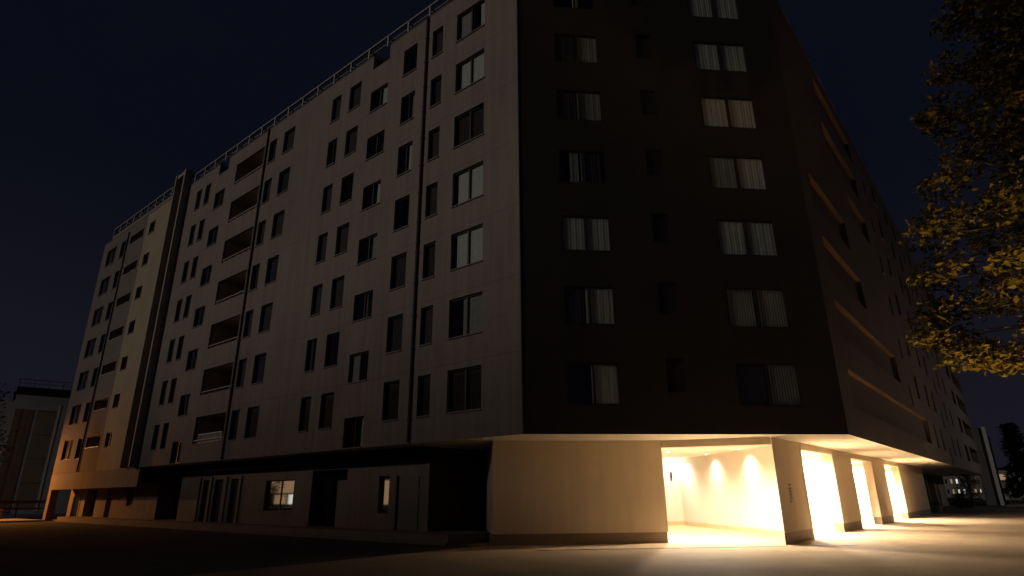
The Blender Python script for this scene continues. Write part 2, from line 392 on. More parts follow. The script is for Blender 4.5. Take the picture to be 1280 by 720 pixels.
# ---- roof railing: U frames standing on the parapet
def railing(y0, y1, zt, step=1.68):
    mb = MB(); n = int((y1-y0)/step+.5); st = (y1-y0)/n
    for i in range(n+1):
        y = y0+i*st
        mb.box(XF+.01, XF+.09, y-.045, y+.045, ZT+.05, zt)
        mb.box(XF+.09, XF+.95, y-.035, y+.035, zt-.09, zt-.01)
        mb.box(XF+.87, XF+.95, y-.035, y+.035, ZT-.1, zt-.09)
    mb.box(XF-.01, XF+.11, y0-.05, y1+.05, zt+.002, zt+.075)
    mb.box(XF+.34, XF+.40, y0, y1, zt-.008, zt+.05)
    mb.box(XF+.955, XF+1.03, y0, y1, zt-.12, zt-.03)
    bpart('roof_railing', mb, M['metal'])
railing(13.8, 45.4, 25.58)
railing(49.7, 62.6, 25.98, 1.6)
mb = MB()
mb.box(XF+.02, XF+.3, 49.6, 62.7, ZT+.052, ZT+.40); bpart('parapet_upstand', mb, M['plaster'])

# ---- drainpipes
for (u, zt) in ((18.80, 24.86), (34.20, 24.86), (57.95, 24.4)):
    mb = MB(); mb.tube([(XF-.075, u, 3.72), (XF-.075, u, zt)], .06, 8)
    z = 4.6
    while z < zt-.3: mb.box(XF-.14, XF-.002, u-.08, u+.08, z, z+.05); z += FH/2
    bpart('drainpipe', mb, M['pipe'])

# ---- twin stair fins
mb = MB()
mb.box(XF-.50, XF+.05, 46.10, 46.34, ZS+.001, 26.2)
bpart('fin', mb, M['fin'])
mb = MB(); mb.box(XF-.50, XF+.05, 47.72, 47.92, ZS+.001, 26.2); bpart('fin', mb, M['fin'])
mb = MB(); mb.box(XF-.44, XF+.3, 46.345, 47.715, 25.85, 26.15); bpart('fin_cap', mb, M['fin'])
for k in range(7):
    mb = MB(); mb.box(XF-.12, XF-.003, 46.40, 46.95, 5.0+k*FH, 6.4+k*FH); bpart('stair_opening', mb, M['black'])  # black panel standing in for a dark stair opening

# ---- balcony fittings
for k in range(7):
    zk = 4.74+k*FH
    mb = MB(); mb.box(XF+.03, XF+.08, 34.6, 38.29, zk+.17, zk+.22)
    for i in range(5): y = 34.8+i*.82; mb.box(XF+.04, XF+.07, y-.015, y+.015, zk+.003, zk+.17)
    bpart('balcony_rail', mb, M['metal'])
    mb = MB()                                                        # sliding door on the back wall
    x = XF+1.50; fl = zk-1.0
    mb.box(x, x+.04, 36.3, 38.2, fl, fl+2.15, 0)
    for y in (36.3, 37.23, 38.14): mb.box(x-.03, x-.001, y, y+.06, fl, fl+2.15, 1)
    mb.box(x-.03, x-.001, 36.3, 38.2, fl+2.151, fl+2.21, 1)
    bpart('balcony_door', mb, [M['black'], M['door']])
    mb = MB(); mb.box(x-.5, x-.05, 34.9, 35.7, fl+.01, fl+1.75); bpart('storage_cabinet', mb, M['door'])
mb = MB()                                                            # white balustrade, lowest balcony
z = 4.745
mb.box(XF+.10, XF+.15, 35.0, 37.95, z+.50, z+.56); mb.box(XF+.10, XF+.15, 35.0, 37.95, z+.03, z+.07)
for i in range(5): y = 35.0+i*.725; mb.box(XF+.10, XF+.16, y, y+.05, z, z+.50)
for i in range(30): y = 35.05+i*.097; mb.box(XF+.12, XF+.135, y, y+.03, z+.07, z+.50)
bpart('balustrade', mb, M['white'])
for k in range(7):                                                   # far wing: pale lip above the panel
    zk = 4.85+.62+k*FH
    mb = MB(); mb.box(XF-.03, XF+.13, 54.47, 57.43, zk-.001, zk+.05); bpart('balcony_rail', mb, M['metal'])
    mb = MB(); mb.box(XF+1.36, XF+1.39, 55.0, 56.6, zk-.95, zk+.75); bpart('balcony_door', mb, M['black'])
# edge trim of the corner
mb = MB(); mb.tube([(16.33, 13.03, ZS), (16.33, 13.03, ZT)], .035, 6); bpart('corner_trim', mb, M['grey_plaster'])

# ------------------------------------------------------------------ ground floor
def wall_poly(name, poly, z0, z1, m, skirt=None):
    mb = MB(); mb.prism(poly, z0, z1); o = bpart(name, mb, m); return o
def skirt_line(pts, z0, h, t, m, name='skirting'):
    mb = MB()
    for (a, b) in zip(pts, pts[1:]):
        a = Vector(a); b = Vector(b); d = (b-a).normalized(); n = Vector((d.y, -d.x))
        mb.prism([a-d*.0, b, b+n*t, a+n*t], z0, z0+h)
    return bpart(name, mb, m)
Z1 = ZS-.002
BFL, BFR = (17.5, 15.4), (22.1, 10.8)
blk = [BFL, BFR, (22.1+9.15, 10.8+9.15), (17.5+9.15, 15.4+9.15)]
def inset_quad(poly, t):
    c = Vector((sum(p[0] for p in poly)/len(poly), sum(p[1] for p in poly)/len(poly)))
    return poly
wall_poly('corner_block', blk, .38, Z1, M['pale_wall'])
o = .03/1.0
mb = MB(); mb.prism([(BFL[0]+.0, BFL[1]+.0424-.0), (BFR[0]-.0+.0, BFR[1]+.0424), (31.2, 19.94), (26.65, 24.5)], 0.004, .379); bpart('skirting', mb, M['skirting'])
# left ground-floor wall (behind the raised platform)
XW = 18.0
holesG = [(29.5, 32.3, 1.02, 2.57, .3, 'room'), (25.0, 27.9, .352, 2.95, .8, 'room'), (21.9, 22.62, 1.0, 2.57, .3, 'room'),
          (35.2, 36.2, .352, 2.75, .5, 'room'), (37.2, 38.2, .352, 2.75, .5, 'room'), (39.0, 39.7, .352, 2.75, .5, 'room'), (42.8, 46.2, .352, 3.2, 1.2, 'room'),
          (50.4, 51.6, 1.2, 2.4, .4, 'room'), (54.6, 55.7, .352, 2.4, .6, 'room'), (58.0, 60.5, .352, 2.4, .6, 'room')]
FG = Fac((XW, 0), (0, 1), (1, 0))
facade('ground_floor_wall', FG, 19.3, 61.5, .35, Z1, holesG, [M['gwall'], M['balcony_wall'], M['interior']])
mb = MB(); mb.box(XW+1.3, XW+1.5, 20.2, 61.4, .01, Z1); bpart('inner_wall', mb, M['gwall'])
mb = MB(); mb.box(XW+.01, 31.4, 19.302, 20.2, .002, Z1)
bpart('recess_wall', mb, M['shutter'])
mb = MB(); mb.box(XW-.55, XW-.003, 19.3, 61.5, 3.18, Z1-.002); bpart('soffit_shade_band', mb, M['black'])  # black band painting the soffit's shade along the wall top
mb = MB(); mb.box(XW-.04, XW-.004, 19.32, 19.5, .352, 3.18); bpart('pilaster', mb, M['gwall'])
for y in (34.9, 36.6, 38.5, 40.0): mb = MB(); mb.box(XW-.09, XW-.004, y, y+.28, .352, 2.9); bpart('pilaster', mb, M['gwall'])
# door leaves
mb = MB(); mb.box(XW+.14, XW+.2, 19.95, 21.25, .352, 2.5); 
bpart('service_door', mb, M['door'])
mb = MB(); mb.box(XW-.035, XW-.004, 19.95, 21.2, .354, 2.5); dr = bpart('door', mb, M['door'])
mb = MB(); mb.box(XW-.05, XW-.002, 21.24, 21.36, .354, 2.56); bpart('door_frame', mb, M['black'])
mb = MB(); mb.box(XW+.45, XW+.5, 25.02, 27.88, .352, 2.94, 0)
for y in (25.02, 25.95, 26.9, 27.82): mb.box(XW+.40, XW+.449, y, y+.06, .352, 2.94, 1)
bpart('entrance_door', mb, [M['black'], M['frame']])
mb = MB(); mb.box(XW+.02, XW+.06, 25.0, 25.75, .354, 2.45); bpart('open_door_leaf', mb, M['door'])
def gwin(u0, u1, z0, z1, mull, name='window'):
    w, h = u1-u0, z1-z0
    o = link(name, frame_mesh(w, h, mull), building, B_INV @ FG.mat(u0, z0))
    mb = MB(); mb.box(.05, w-.05, .165, .172, .05, h-.05); p = mb.build('pane', M['mirror'], o)
    return o
gwin(29.5, 32.3, 1.02, 2.57, 2); gwin(21.9, 22.62, 1.0, 2.57, 0)
gwin(50.4, 51.6, 1.2, 2.4, 3)
# louvre panels in the bays
for (a, b) in ((35.2, 36.2), (37.2, 38.2), (39.0, 39.7)):
    mb = MB()
    for i in range(24): z = .37+i*.099; mb.box(XW+.2, XW+.24, a+.01, b-.01, z, z+.07)
    bpart('louvre', mb, M['shutter'])
mb = MB(); mb.box(XF+.0, XF+.22, 45.6, YEND-.01, 2.44, ZS-.003); bpart('canopy_fascia', mb, M['plaster'])
mb = MB(); mb.box(XF+.22, XW, 45.6, YEND-.01, 2.60, 2.72); bpart('canopy', mb, M['plaster'])
mb = MB(); mb.box(XF+.01, XF+.55, YEND-.75, YEND-.02, 0, 2.438); bpart('pillar', mb, M['plaster'])
mb = MB(); mb.box(XW-.02, XW+.4, 61.6, YEND-.02, 0, 2.59); bpart('pillar', mb, M['gwall'])

# lit passage
BA = Vector((.683, .730)).normalized(); A = Vector((35.1, 16.1)); NB = Vector((BA.y, -BA.x))
s0 = A-BA*12.1
wall_poly('passage_wall', [tuple(s0), tuple(A), tuple(A+NB*.3), tuple(s0+NB*.3)], .002, Z1, M['lobby'])
bk = [(31.25, 19.95), tuple(A), (A.x+.3, A.y+.3), (31.55, 20.25)]
wall_poly('passage_wall', bk, .002, Z1, M['lobby'])
# inner face of the corner block, painted like the passage
mb = MB(); q = [(22.16, 10.86), (31.25, 19.95), (31.262, 19.938), (22.172, 10.848)]
mb.prism(q, .38, Z1-.01); bpart('passage_wall', mb, M['lobby'])
skirt_line([tuple(A-BA*.02), tuple(s0)][::-1], .004, .22, -.02, M['lobby_skirting']) if False else None
mb = MB()
p0, p1 = s0, A
mb.prism([tuple(p0), tuple(p1), tuple(p1-NB*.018), tuple(p0-NB*.018)], .004, .22)
mb.prism([(31.25, 19.95), tuple(A), (A.x-.013, A.y-.013), (31.237, 19.937)], .004, .22)
bpart('skirting', mb, M['lobby_skirting'])
# pillars of the arcade
YP, YQ = 7.10, 7.55
pil = [[(23.5, YP), (27.1, YP), (27.1, YQ), (25.3, YQ)]]+[[(a, YP), (b, YP), (b, YQ), (a, YQ)] for a, b in ((32.3, 36.3), (41.5, 45.6), (51.0, 63.0))]
for p in pil:
    mb = MB(); mb.prism(p, .38, Z1); bpart('pillar', mb, M['pale_wall'])
    x0 = min(q[0] for q in p); x1 = max(q[0] for q in p)
    mb = MB(); mb.prism([(p[0][0]+.03, YP+.02), (p[1][0]-.02, YP+.02), (p[2][0]-.02, YQ-.02), (p[3][0]+.03, YQ-.02)], .004, .379); bpart('skirting', mb, M['skirting'])
for a, b in ((27.102, 32.298), (36.302, 41.498), (45.602, 50.998)):
    mb = MB(); mb.box(a, b, YP+.003, YQ-.003, 3.40, Z1-.001); bpart('lintel', mb, M['pale_wall'])
mb = MB(); mb.prism([(22.12, 10.78), (23.52, 7.12), (23.9, 7.5), (22.5, 11.18)], 3.40, Z1-.001); bpart('lintel', mb, M['pale_wall'])
for a, ys in ((37.5, 8.05), (50.0, 8.2), (62.6, YQ+.02)):
    wall_poly('cross_wall', [(a, ys), (a+.3, ys), (a+.3, 12.2), (a, 12.2)], .002, Z1-.003, M['lobby'])
    mb = MB(); mb.box(a-.02, a-.001, ys, 12.2, .004, .22); bpart('skirting', mb, M['lobby_skirting'])
wall_poly('arcade_wall', [(31.6, 12.2), (63, 12.2), (63, 12.5), (31.9, 12.5)], .002, Z1-.002, M['lobby'])
# recess at the far end of the side facade
mb = MB(); mb.box(63.01, 100.5, 9.2, 9.6, .002, Z1); bpart('recess_wall', mb, M['gwall'])
mb = MB(); mb.box(75.0, 76.1, 9.14, 9.197, .01, 2.7); bpart('door', mb, M['door'])
for x in (78, 84): mb = MB(); mb.box(x, x+.35, 8.6, 9.19, .01, 3.5); bpart('column', mb, M['door'])
# lettering on the first pillar, read from the bottom upwards
fc = bpy.data.curves.new('lettering', 'FONT'); fc.body = 'TORRE 5'; fc.size = .36; fc.space_character = 1.08; fc.extrude = .004; fc.offset = .007
fo = bpy.data.objects.new('lettering', fc); col.objects.link(fo); fc.materials.append(M['frame'])
# text x axis -> world +z, text y axis -> world -X, normal -> world -Y
fo.matrix_world = Matrix(((0, -1, 0, 25.02), (0, 0, -1, YP-.006), (.46, 0, 0, 1.36), (0, 0, 0, 1)))
bpy.context.view_layer.update()
lm = bpy.data.meshes.new_from_object(fo.evaluated_get(bpy.context.evaluated_depsgraph_get())); lmw = fo.matrix_world.copy()
bpy.data.objects.remove(fo); lm.materials.clear(); lm.materials.append(M['frame'])
fo = link('lettering', lm, building, B_INV @ lmw)

# ---- passage, arcade and wall lamps, plus an added pair by the opening
def lamp(kind, name, loc, power, color, radius=.06, parent=None, aim=None, cone=110, blend=.5):
    l = bpy.data.lights.new(name, kind); l.energy = power; l.color = color; l.shadow_soft_size = radius
    if kind == 'SPOT': l.spot_size = R(cone); l.spot_blend = blend
    o = bpy.data.objects.new(name, l); col.objects.link(o); o.location = loc
    if aim is not None:
        o.rotation_euler = (Vector(aim)-Vector(loc)).to_track_quat('-Z', 'Y').to_euler()
    return o
WARM = (1.0, .87, .69); PW = 11.5
def downlight(x, y, power, cone=150, blend=.7, z=ZS-.03, aim=None, rad=.05):
    mb = MB(); n = 16
    ring = [(x+.075*math.cos(2*math.pi*i/n), y+.075*math.sin(2*math.pi*i/n)) for i in range(n)]
    ring2 = [(x+.095*math.cos(2*math.pi*i/n), y+.095*math.sin(2*math.pi*i/n)) for i in range(n)]
    mb.prism(ring2, ZS-.022, ZS-.003, 0); mb.prism(ring, ZS-.026, ZS-.0225, 1)
    bpart('downlight', mb, [M['white'], M['downlight']])
    lamp('SPOT', 'downlight_beam', (x, y, ZS-.05), power*PW, WARM, rad, aim=aim or (x, y, 0), cone=cone, blend=blend)
for t, off in ((2.1, .45), (5.7, .45), (9.3, .45)):
    p = Vector((27.9, 8.4))+BA*t-NB*off
    downlight(p.x, p.y, 46, 135, 1, rad=.14)
for t in (3.9, 8.0):                                                  # second row over the passage floor
    p = Vector((27.9, 8.4))+BA*t-NB*3.2
    downlight(p.x, p.y, 62, 160)
for x, y in ((24.3, 11.6), (24.2, 9.6)): downlight(x, y, 190, 165, .5)  # added pair inside the opening, brightens the paving outside
for x, y in ((34.5, 8.6), (36.4, 9.6), (47.2, 8.6), (49.0, 9.6), (43.0, 8.4), (59.5, 9.6), (61.4, 9.6), (55.0, 8.6), (30.0, 8.4)):
    downlight(x, y, 380, 165, .5)
# wall lamp on the end wall of the passage
wl = Vector((34.7, 16.5))
mb = MB(); mb.prism([(wl.x-.1, wl.y-.02), (wl.x-.02, wl.y-.1), (wl.x+.0, wl.y-.02)], 2.45, 2.62); mb.prism([(wl.x-.08, wl.y-.0), (wl.x-.0, wl.y-.08), (wl.x-.2, wl.y-.2)], 2.62, 2.95)
bpart('wall_lamp', mb, M['brick'])
lamp('POINT', 'wall_lamp_glow', (34.42, 16.22, 3.05), 60, WARM, .05)

# ------------------------------------------------------------------ ground
def sheet(name, poly, z, m):
    mb = MB(); n = len(poly); mb.v = [(p[0], p[1], z) for p in poly]; mb.f = [tuple(range(n))]; mb.m = [0]
    return tag(mb.build(name, m), kind='structure')
sheet('ground', [(-900, -900), (900, -900), (900, 900), (-900, 900)], 0, M['asphalt'])
sheet('pavement', [(-6, -40), (64, -40), (64, 20), (17.2, 20), (17.2, 15.6), (4, 15.6), (-6, 3)], .004, M['paving'])
mb = MB(); mb.box(16.75, XW+1.2, 16.9, 62.0, .0, .348); tag(mb.build('raised_walkway', M['kerbstone']), kind='structure')
mb = MB(); mb.box(16.6, 16.745, 16.88, 62.0, .0, .10); mb.box(12.2, 16.0, 62.4, 110, 0, .12)
tag(mb.build('kerb', M['kerbstone']), kind='structure')
mb = MB(); mb.box(64.01, 64.25, -60, 4.0, 0, .12); mb.box(88, 140, -1.5, 3.2, 0, .14); tag(mb.build('kerb', M['kerbstone']), kind='structure')
# slot drain under the corner wall
mb = MB(); d = Vector((S2, -S2)); nn = Vector((S2, S2)); p = Vector((16.9, 12.9)); L = 11.0
def strip(a, b, o0, o1, z0, z1, mi):
    q = [p+d*a+nn*o0, p+d*b+nn*o0, p+d*b+nn*o1, p+d*a+nn*o1]; mb.prism([tuple(x) for x in q], z0, z1, mi)
strip(0, L, -.10, -.085, .005, .014, 0); strip(0, L, .085, .10, .005, .014, 0); strip(0, L, -.083, .083, .005, .007, 1)
x = .02
while x < L: strip(x, x+.035, -.082, .082, .008, .013, 0); x += .09
tag(mb.build('drain_grating', [M['metal'], M['black']]), 'long slotted steel drain grating set in paving under the dark corner', 'drain')

# ------------------------------------------------------------------ trees
def leaf_mat(name, c, c2):
    m = bpy.data.materials.new(name); m.use_nodes = True; nt = m.node_tree; b = nt.nodes['Principled BSDF']
    geo = nt.nodes.new('ShaderNodeNewGeometry'); cr = nt.nodes.new('ShaderNodeMix'); cr.data_type = 'RGBA'
    cr.inputs[6].default_value = (*c, 1); cr.inputs[7].default_value = (*c2, 1)
    nt.links.new(geo.outputs['Random Per Island'], cr.inputs[0]); nt.links.new(cr.outputs[2], b.inputs['Base Color'])
    b.inputs['Roughness'].default_value = .55; b.inputs['Specular IOR Level'].default_value = .3
    tr = nt.nodes.new('ShaderNodeBsdfTranslucent'); nt.links.new(cr.outputs[2], tr.inputs[0])
    mx = nt.nodes.new('ShaderNodeMixShader'); mx.inputs[0].default_value = .3
    nt.links.new(b.outputs[0], mx.inputs[1]); nt.links.new(tr.outputs[0], mx.inputs[2]); nt.links.new(mx.outputs[0], nt.nodes['Material Output'].inputs[0])
    return m
M['leaf'] = leaf_mat('leaves', (.062, .058, .012), (.14, .11, .024))
M['dark_leaf'] = leaf_mat('dark_leaves', (.020, .024, .012), (.035, .04, .018))
def leaf(mb, c, size, rn, flat=.6):
    d = Vector((rn.gauss(0, 1), rn.gauss(0, 1), rn.gauss(0, .45))).normalized()
    up = Vector((rn.gauss(0, flat), rn.gauss(0, flat), 1)).normalized()
    s = d.cross(up).normalized(); up = s.cross(d)
    L = size*(.7+.6*rn.random()); W = L*.27
    c = Vector(c); a = c-d*L*.5; b = c+d*L*.5; m1 = c+s*W-up*W*.35-d*L*.05; m2 = c-s*W-up*W*.35-d*L*.05
    n = len(mb.v); mb.v += [tuple(a), tuple(m1), tuple(b), tuple(m2)]
    mb.f += [(n, n+1, n+2), (n, n+2, n+3)]; mb.m += [0, 0]
def spray(mb, c, r, n, size, rn, flatten=.35):
    """a flattened clump of leaf rosettes"""
    for _ in range(n):
        while True:
            q = Vector((rn.uniform(-1, 1), rn.uniform(-1, 1), rn.uniform(-1, 1)))
            if q.length < 1: break
        q = Vector((q.x*r, q.y*r, q.z*r*flatten - (q.x*q.x+q.y*q.y)*r*.18))
        ct = Vector(c)+q
        for _k in range(rn.choice((3, 4, 5))):
            leaf(mb, ct+Vector((rn.gauss(0, .05), rn.gauss(0, .05), rn.gauss(0, .03))), size, rn)
def cam_pt(az, dist, el):                    # point seen at azimuth az, tan(elevation) el
    x, y = polar(az, dist); return (x, y, 1.7+el*dist)
rn = random.Random(11)
tx, ty = polar(51.6, 13.2)
tree = empty('street_tree', (tx, ty, 0)); tag(tree, 'broadleaf tree lit orange from below at the right edge', 'tree')
tm = MB(); cm = MB()
trunk = [(0, 0, 0), (.05, .02, 1.5), (-.05, .1, 3.2), (.1, .0, 5.5), (.0, .1, 8), (.1, 0, 11), (0, 0, 13)]
tm.tube(trunk, [.24, .19, .17, .14, .10, .06, .02], 10)
for i in range(150):
    z = 4.2+9.6*(i/150)**.95+rn.uniform(-.2, .2)
    prof = 2.85*min(1, ((z-3.0)/1.6))**.5 if z < 7 else 2.85-(z-7)*.30
    a = i*2.399+rn.uniform(-.3, .3); r = max(.3, prof)*(.72+.26*rn.random())
    st = Vector((0, 0, z*.9-.3)); en = Vector((r*math.cos(a), r*math.sin(a), z+rn.uniform(-.3, .3)))
    md = (st+en)/2+Vector((0, 0, .30)); tm.tube([st, md, en], [.04, .025, .006], 5, cap=False)
    spray(cm, en, .55+.28*rn.random(), 58, .13, rn, .45)
    spray(cm, st.lerp(en, .72)+Vector((rn.gauss(0, .2), rn.gauss(0, .2), rn.gauss(0, .15))), .75, 58, .13, rn, .5)
    if i % 2: spray(cm, st.lerp(en, .45), .9, 46, .13, rn, .5)
inv = Vector((tx, ty, 0))
for az, dist, el, r, n in ((35.6, 12.0, .205, .36, 40), (36.4, 12.2, .235, .45, 50), (36.8, 12.6, .20, .5, 60), (37.8, 12.0, .172, .42, 50), (39.1, 12.4, .170, .55, 60), (40.8, 12.2, .165, .5, 50),
                            (36.4, 12.2, .285, .33, 36), (37.5, 12.5, .30, .5, 60), (37.2, 12.2, .350, .42, 50), (38.1, 12.3, .375, .5, 60), (38.3, 12.6, .245, .6, 70),
                            (38.9, 12.3, .425, .42, 50), (39.2, 12.1, .535, .26, 30), (40.2, 12.3, .525, .36, 40), (41.3, 12.0, .60, .34, 36), (42.7, 12.0, .68, .36, 40)):
    c = Vector(cam_pt(az, dist, el))-inv
    spray(cm, c, r, int(n*1.3), .12, rn, .5)
    st = Vector((0, 0, c.z*.86)); tm.tube([st, (st+c)/2+Vector((0, 0, .35)), c], [.035, .02, .005], 5, cap=False)
tm.build('trunk', M['bark'], tree, True); cm.build('crown', M['leaf'], tree)

def blob_tree(name, az, dist, h, rad, label, leafs=1500, size=.4, m='dark_leaf', z0=.8, group=None, conic=0., seed=1):
    rr = random.Random(seed); x, y = polar(az, dist); t = empty(name, (x, y, 0)); tag(t, label, 'tree' if 'tree' in name else 'shrub', group)
    a = MB(); a.tube([(0, 0, 0), (.1, 0, h*.5), (0, 0, h*.92)], [rad*.09+.03, rad*.06+.02, .02], 8); b = MB()
    for i in range(max(8, leafs//30)):
        z = z0+(h-z0)*rr.random()**.9; f = (z-z0)/(h-z0); pr = rad*(math.sin(math.pi*min(1, .18+.82*f))**.6 if not conic else (1-f*conic))
        an = rr.random()*6.28; r = pr*(rr.random()**.5); c = Vector((r*math.cos(an), r*math.sin(an), z))
        if i % 3 == 0: a.tube([(0, 0, z*.85), c], [.03+.01*rad, .01], 4, cap=False)
        for _ in range(30): leaf(b, c+Vector((rr.gauss(0, rad*.16), rr.gauss(0, rad*.16), rr.gauss(0, rad*.11))), size, rr)
    a.build('trunk', M['bark'], t, True); b.build('crown', M[m], t); return t
blob_tree('dark_tree', 38.9, 118, 11.0, 2.2, 'tall dark tree standing behind the pale slab on the right', 3600, .55, z0=1.0, conic=.75, seed=4)
blob_tree('dark_tree', 39.6, 120, 6.0, 3.2, 'low dark tree near the right edge beside distant lights', 2600, .55, z0=.8, seed=5)
blob_tree('street_tree', -41.8, 60, 9.6, 3.2, 'dark tree in front of the neighbouring building at the left edge', 1300, .34, z0=4.4, seed=6)
sh = blob_tree('shrub', 35.7, 92, 4.0, 1.5, 'leafy shrub with warm lights under the far end of the overhang', 2000, .2, 'leaf', z0=.5, seed=8)
blob_tree('shrub', 34.9, 80, 1.5, 1.0, 'low dark shrub by the far recess of the side facade', 900, .2, 'dark_leaf', z0=.2, seed=9)

# ------------------------------------------------------------------ far right: slab, houses
x0 = 105.0
t = empty('slab_building', (x0, 3.75, 0)); tag(t, 'pale grey slab building with a bright upright edge beyond the block', 'building')
mb = MB(); mb.box(0, 20, .25, 1.7, 0, 9.9); mb.build('wall', M['concrete'], t)
mb = MB(); mb.box(-.35, .4, -.15, .247, 0, 10.0); mb.build('edge_pier', M['white'], t)
def lit_house(name, az, dist, w, dep, h, label, nw, seed, m='concrete', frac=.5, group=None):
    rr = random.Random(seed); x, y = polar(az, dist); t = empty(name, (x, y, 0), R(-AR-az+AR)); 
    # face the camera: local -y towards the origin
    t.rotation_euler = (0, 0, math.atan2(y, x)-math.pi/2)
    tag(t, label, 'building', group)
    mb = MB(); mb.box(-w/2, w/2, 0, dep, 0, h); mb.build('wall', M[m], t)
    mb = MB(); mb.box(-w/2-.3, w/2+.3, -.3, dep+.3, h+.002, h+.45); mb.build('roof', M['black'], t)
    cols, rows = nw
    for i in range(cols):
        for j in range(rows):
            cx = -w/2+(i+.5)*w/cols; cz = 1.2+j*2.9
            if cz+1.3 > h: continue
            lit = rr.random() < frac
            mb = MB(); ww = w/cols*.17; mb.box(cx-ww, cx+ww, -.05, -.004, cz, cz+1.2)
            mb.build('window', M['warm_window'] if lit and rr.random() < .75 else (M['lit_window'] if lit else M['black']), t)
    return t
lit_house('distant_house', 40.6, 175, 26, 8, 6.2, 'low distant building with small lit windows at the right edge', (9, 2), 3, frac=.45)
lit_house('distant_house', 35.7, 230, 12, 8, 6.6, 'far house with warm windows seen below the end of the overhang', (9, 2), 6, frac=.5)

# ------------------------------------------------------------------ far left: neighbouring building
x, y = polar(-38.6, 98)
nb = empty('neighbour_building', (x, y, 0)); nb.rotation_euler = (0, 0, math.atan2(y, x)-math.pi/2)
tag(nb, 'grey neighbouring building with flat roof and brick strip at the far left', 'building')
mb = MB(); mb.box(-1.6, 16, 0, 14, 0, 14.2); mb.build('wall', M['concrete'], nb)
mb = MB(); mb.box(-14, -1.602, .8, 14, 0, 13.6); mb.build('side_wing', M['concrete'], nb)
mb = MB(); mb.box(-1.9, 16.3, -.5, 14, 14.202, 14.5); mb.box(-1.7, 16, -.2, 14, 14.502, 15.2); mb.build('roof', M['black'], nb)
mb = MB()
for i in range(12): mb.box(-1.6+i*1.5, -1.52+i*1.5, -.25, -.2, 15.2, 16.1)
mb.box(-1.7, 16, -.27, -.2, 16.1, 16.18); mb.box(-1.7, 16, -.27, -.2, 15.62, 15.68); mb.build('roof_railing', M['frame'], nb)
mb = MB(); mb.box(-1.3, .6, -.25, -.004, 0, 12.4); mb.build('brick_strip', M['brick'], nb)
mb = MB(); mb.box(.9, 2.9, -.06, -.004, .5, 12.5); st = mb.build('glazed_strip', M['loggia_panel'], nb)
mb = MB()
for z in (3.5, 6.4, 9.3, 12.2): mb.box(.9, 2.9, -.12, -.062, z, z+.18)
mb.build('transom', M['frame'], st)
mb = MB(); mb.box(2.95, 3.2, -.4, -.003, .3, 13.2); mb.build('pilaster', M['fin'], nb)
for a, b, z, h, lit in ((-3.0, -2.2, 4.4, .8, 1), (-3.9, -3.2, 1.4, 2.3, 1), (-8, -6.8, 3.6, 1.2, 0), (-5.6, -4.4, 6.6, 1.3, 0), (-3.9, -2.7, 9.5, 1.3, 0)):
    mb = MB(); mb.box(a, b, .74, .797, z, z+h); mb.build('window', M['lit_window'] if lit else M['black'], nb)
# barrier at its foot
x, y = polar(-38.2, 74)
br = empty('site_barrier', (x, y, 0), math.atan2(y, x)-math.pi/2); tag(br, 'red and orange street barrier left of the orange lit pillar', 'barrier')
M['orange_plastic'] = mat('orange_plastic', (.26, .08, .025), .6, .1, 3); M['red_plastic'] = mat('red_plastic', (.13, .022, .015), .6, .1, 3)
mb = MB(); mb.box(-2.2, 3.0, -.06, .06, 1.35, 1.62); mb.build('rail', M['red_plastic'], br)
mb = MB(); mb.box(-2.2, 3.0, -.05, .05, .85, .98); mb.build('rail', M['red_plastic'], br)
for q in (-2.0, .4, 2.7):
    mb = MB(); mb.box(q-.05, q+.05, -.04, .04, 0, 1.349); mb.box(q-.25, q+.25, -.3, .3, 0, .06); mb.build('post', M['frame'], br)
x, y = polar(-39.0, 72)
bx = empty('grit_bin', (x, y, 0), math.atan2(y, x)-math.pi/2); tag(bx, 'small orange bin in front of the red barrier', 'bin')
mb = MB(); mb.prism([(-.42, -.35), (.42, -.35), (.42, .35), (-.42, .35)], .02, .8); mb.build('body', M['orange_plastic'], bx)
mb = MB(); mb.prism([(-.47, -.4), (.47, -.4), (.44, .4), (-.44, .4)], .802, .92); mb.build('lid', M['orange_plastic'], bx)

# small planter and bollard at the end of the lit wall
x, y = 66.5, 7.0
pl = empty('stone_planter', (x, y, 0)); tag(pl, 'small round stone planter just past the end of the lit wall', 'planter')
mb = MB(); mb.tube([(0, 0, 0), (0, 0, .1), (0, 0, .5), (0, 0, .56)], [.26, .30, .40, .42], 16); mb.build('pot', M['kerbstone'], pl)
mb = MB(); rr = random.Random(2)
for _ in range(160): leaf(mb, (rr.gauss(0, .2), rr.gauss(0, .2), .62+abs(rr.gauss(0, .16))), .14, rr)
mb.build('foliage', M['dark_leaf'], pl)

# ------------------------------------------------------------------ street lamps (outside the frame, the sources of the orange and white light; one is added)
def street_lamp(x, y, h, ang, label, power, color, glowmat, group='street lamps', aim=None):
    t = empty('street_lamp', (x, y, 0), ang); tag(t, label, 'street lamp', group)
    mb = MB(); mb.tube([(0, 0, 0), (0, 0, .6), (0, 0, h)], [.11, .075, .05], 12); mb.build('pole', M['metal'], t, True)
    mb = MB(); mb.tube([(0, 0, h), (.5, 0, h+.25), (1.2, 0, h+.3)], [.045, .04, .035], 8); mb.build('arm', M['metal'], t, True)
    mb = MB(); mb.box(1.0, 1.7, -.14, .14, h+.24, h+.36, 0); mb.box(1.1, 1.62, -.11, .11, h+.215, h+.238, 1); mb.build('lamp_head', [M['metal'], glowmat], t)
    p = t.matrix_basis @ Vector((1.36, 0, h+.10))
    if aim: lamp('SPOT', 'lamp_light', p, power, color, .12, aim=aim, cone=112, blend=1)
    else: lamp('POINT', 'lamp_light', p, power, color, .12)
SODIUM = (1.0, .36, .07)
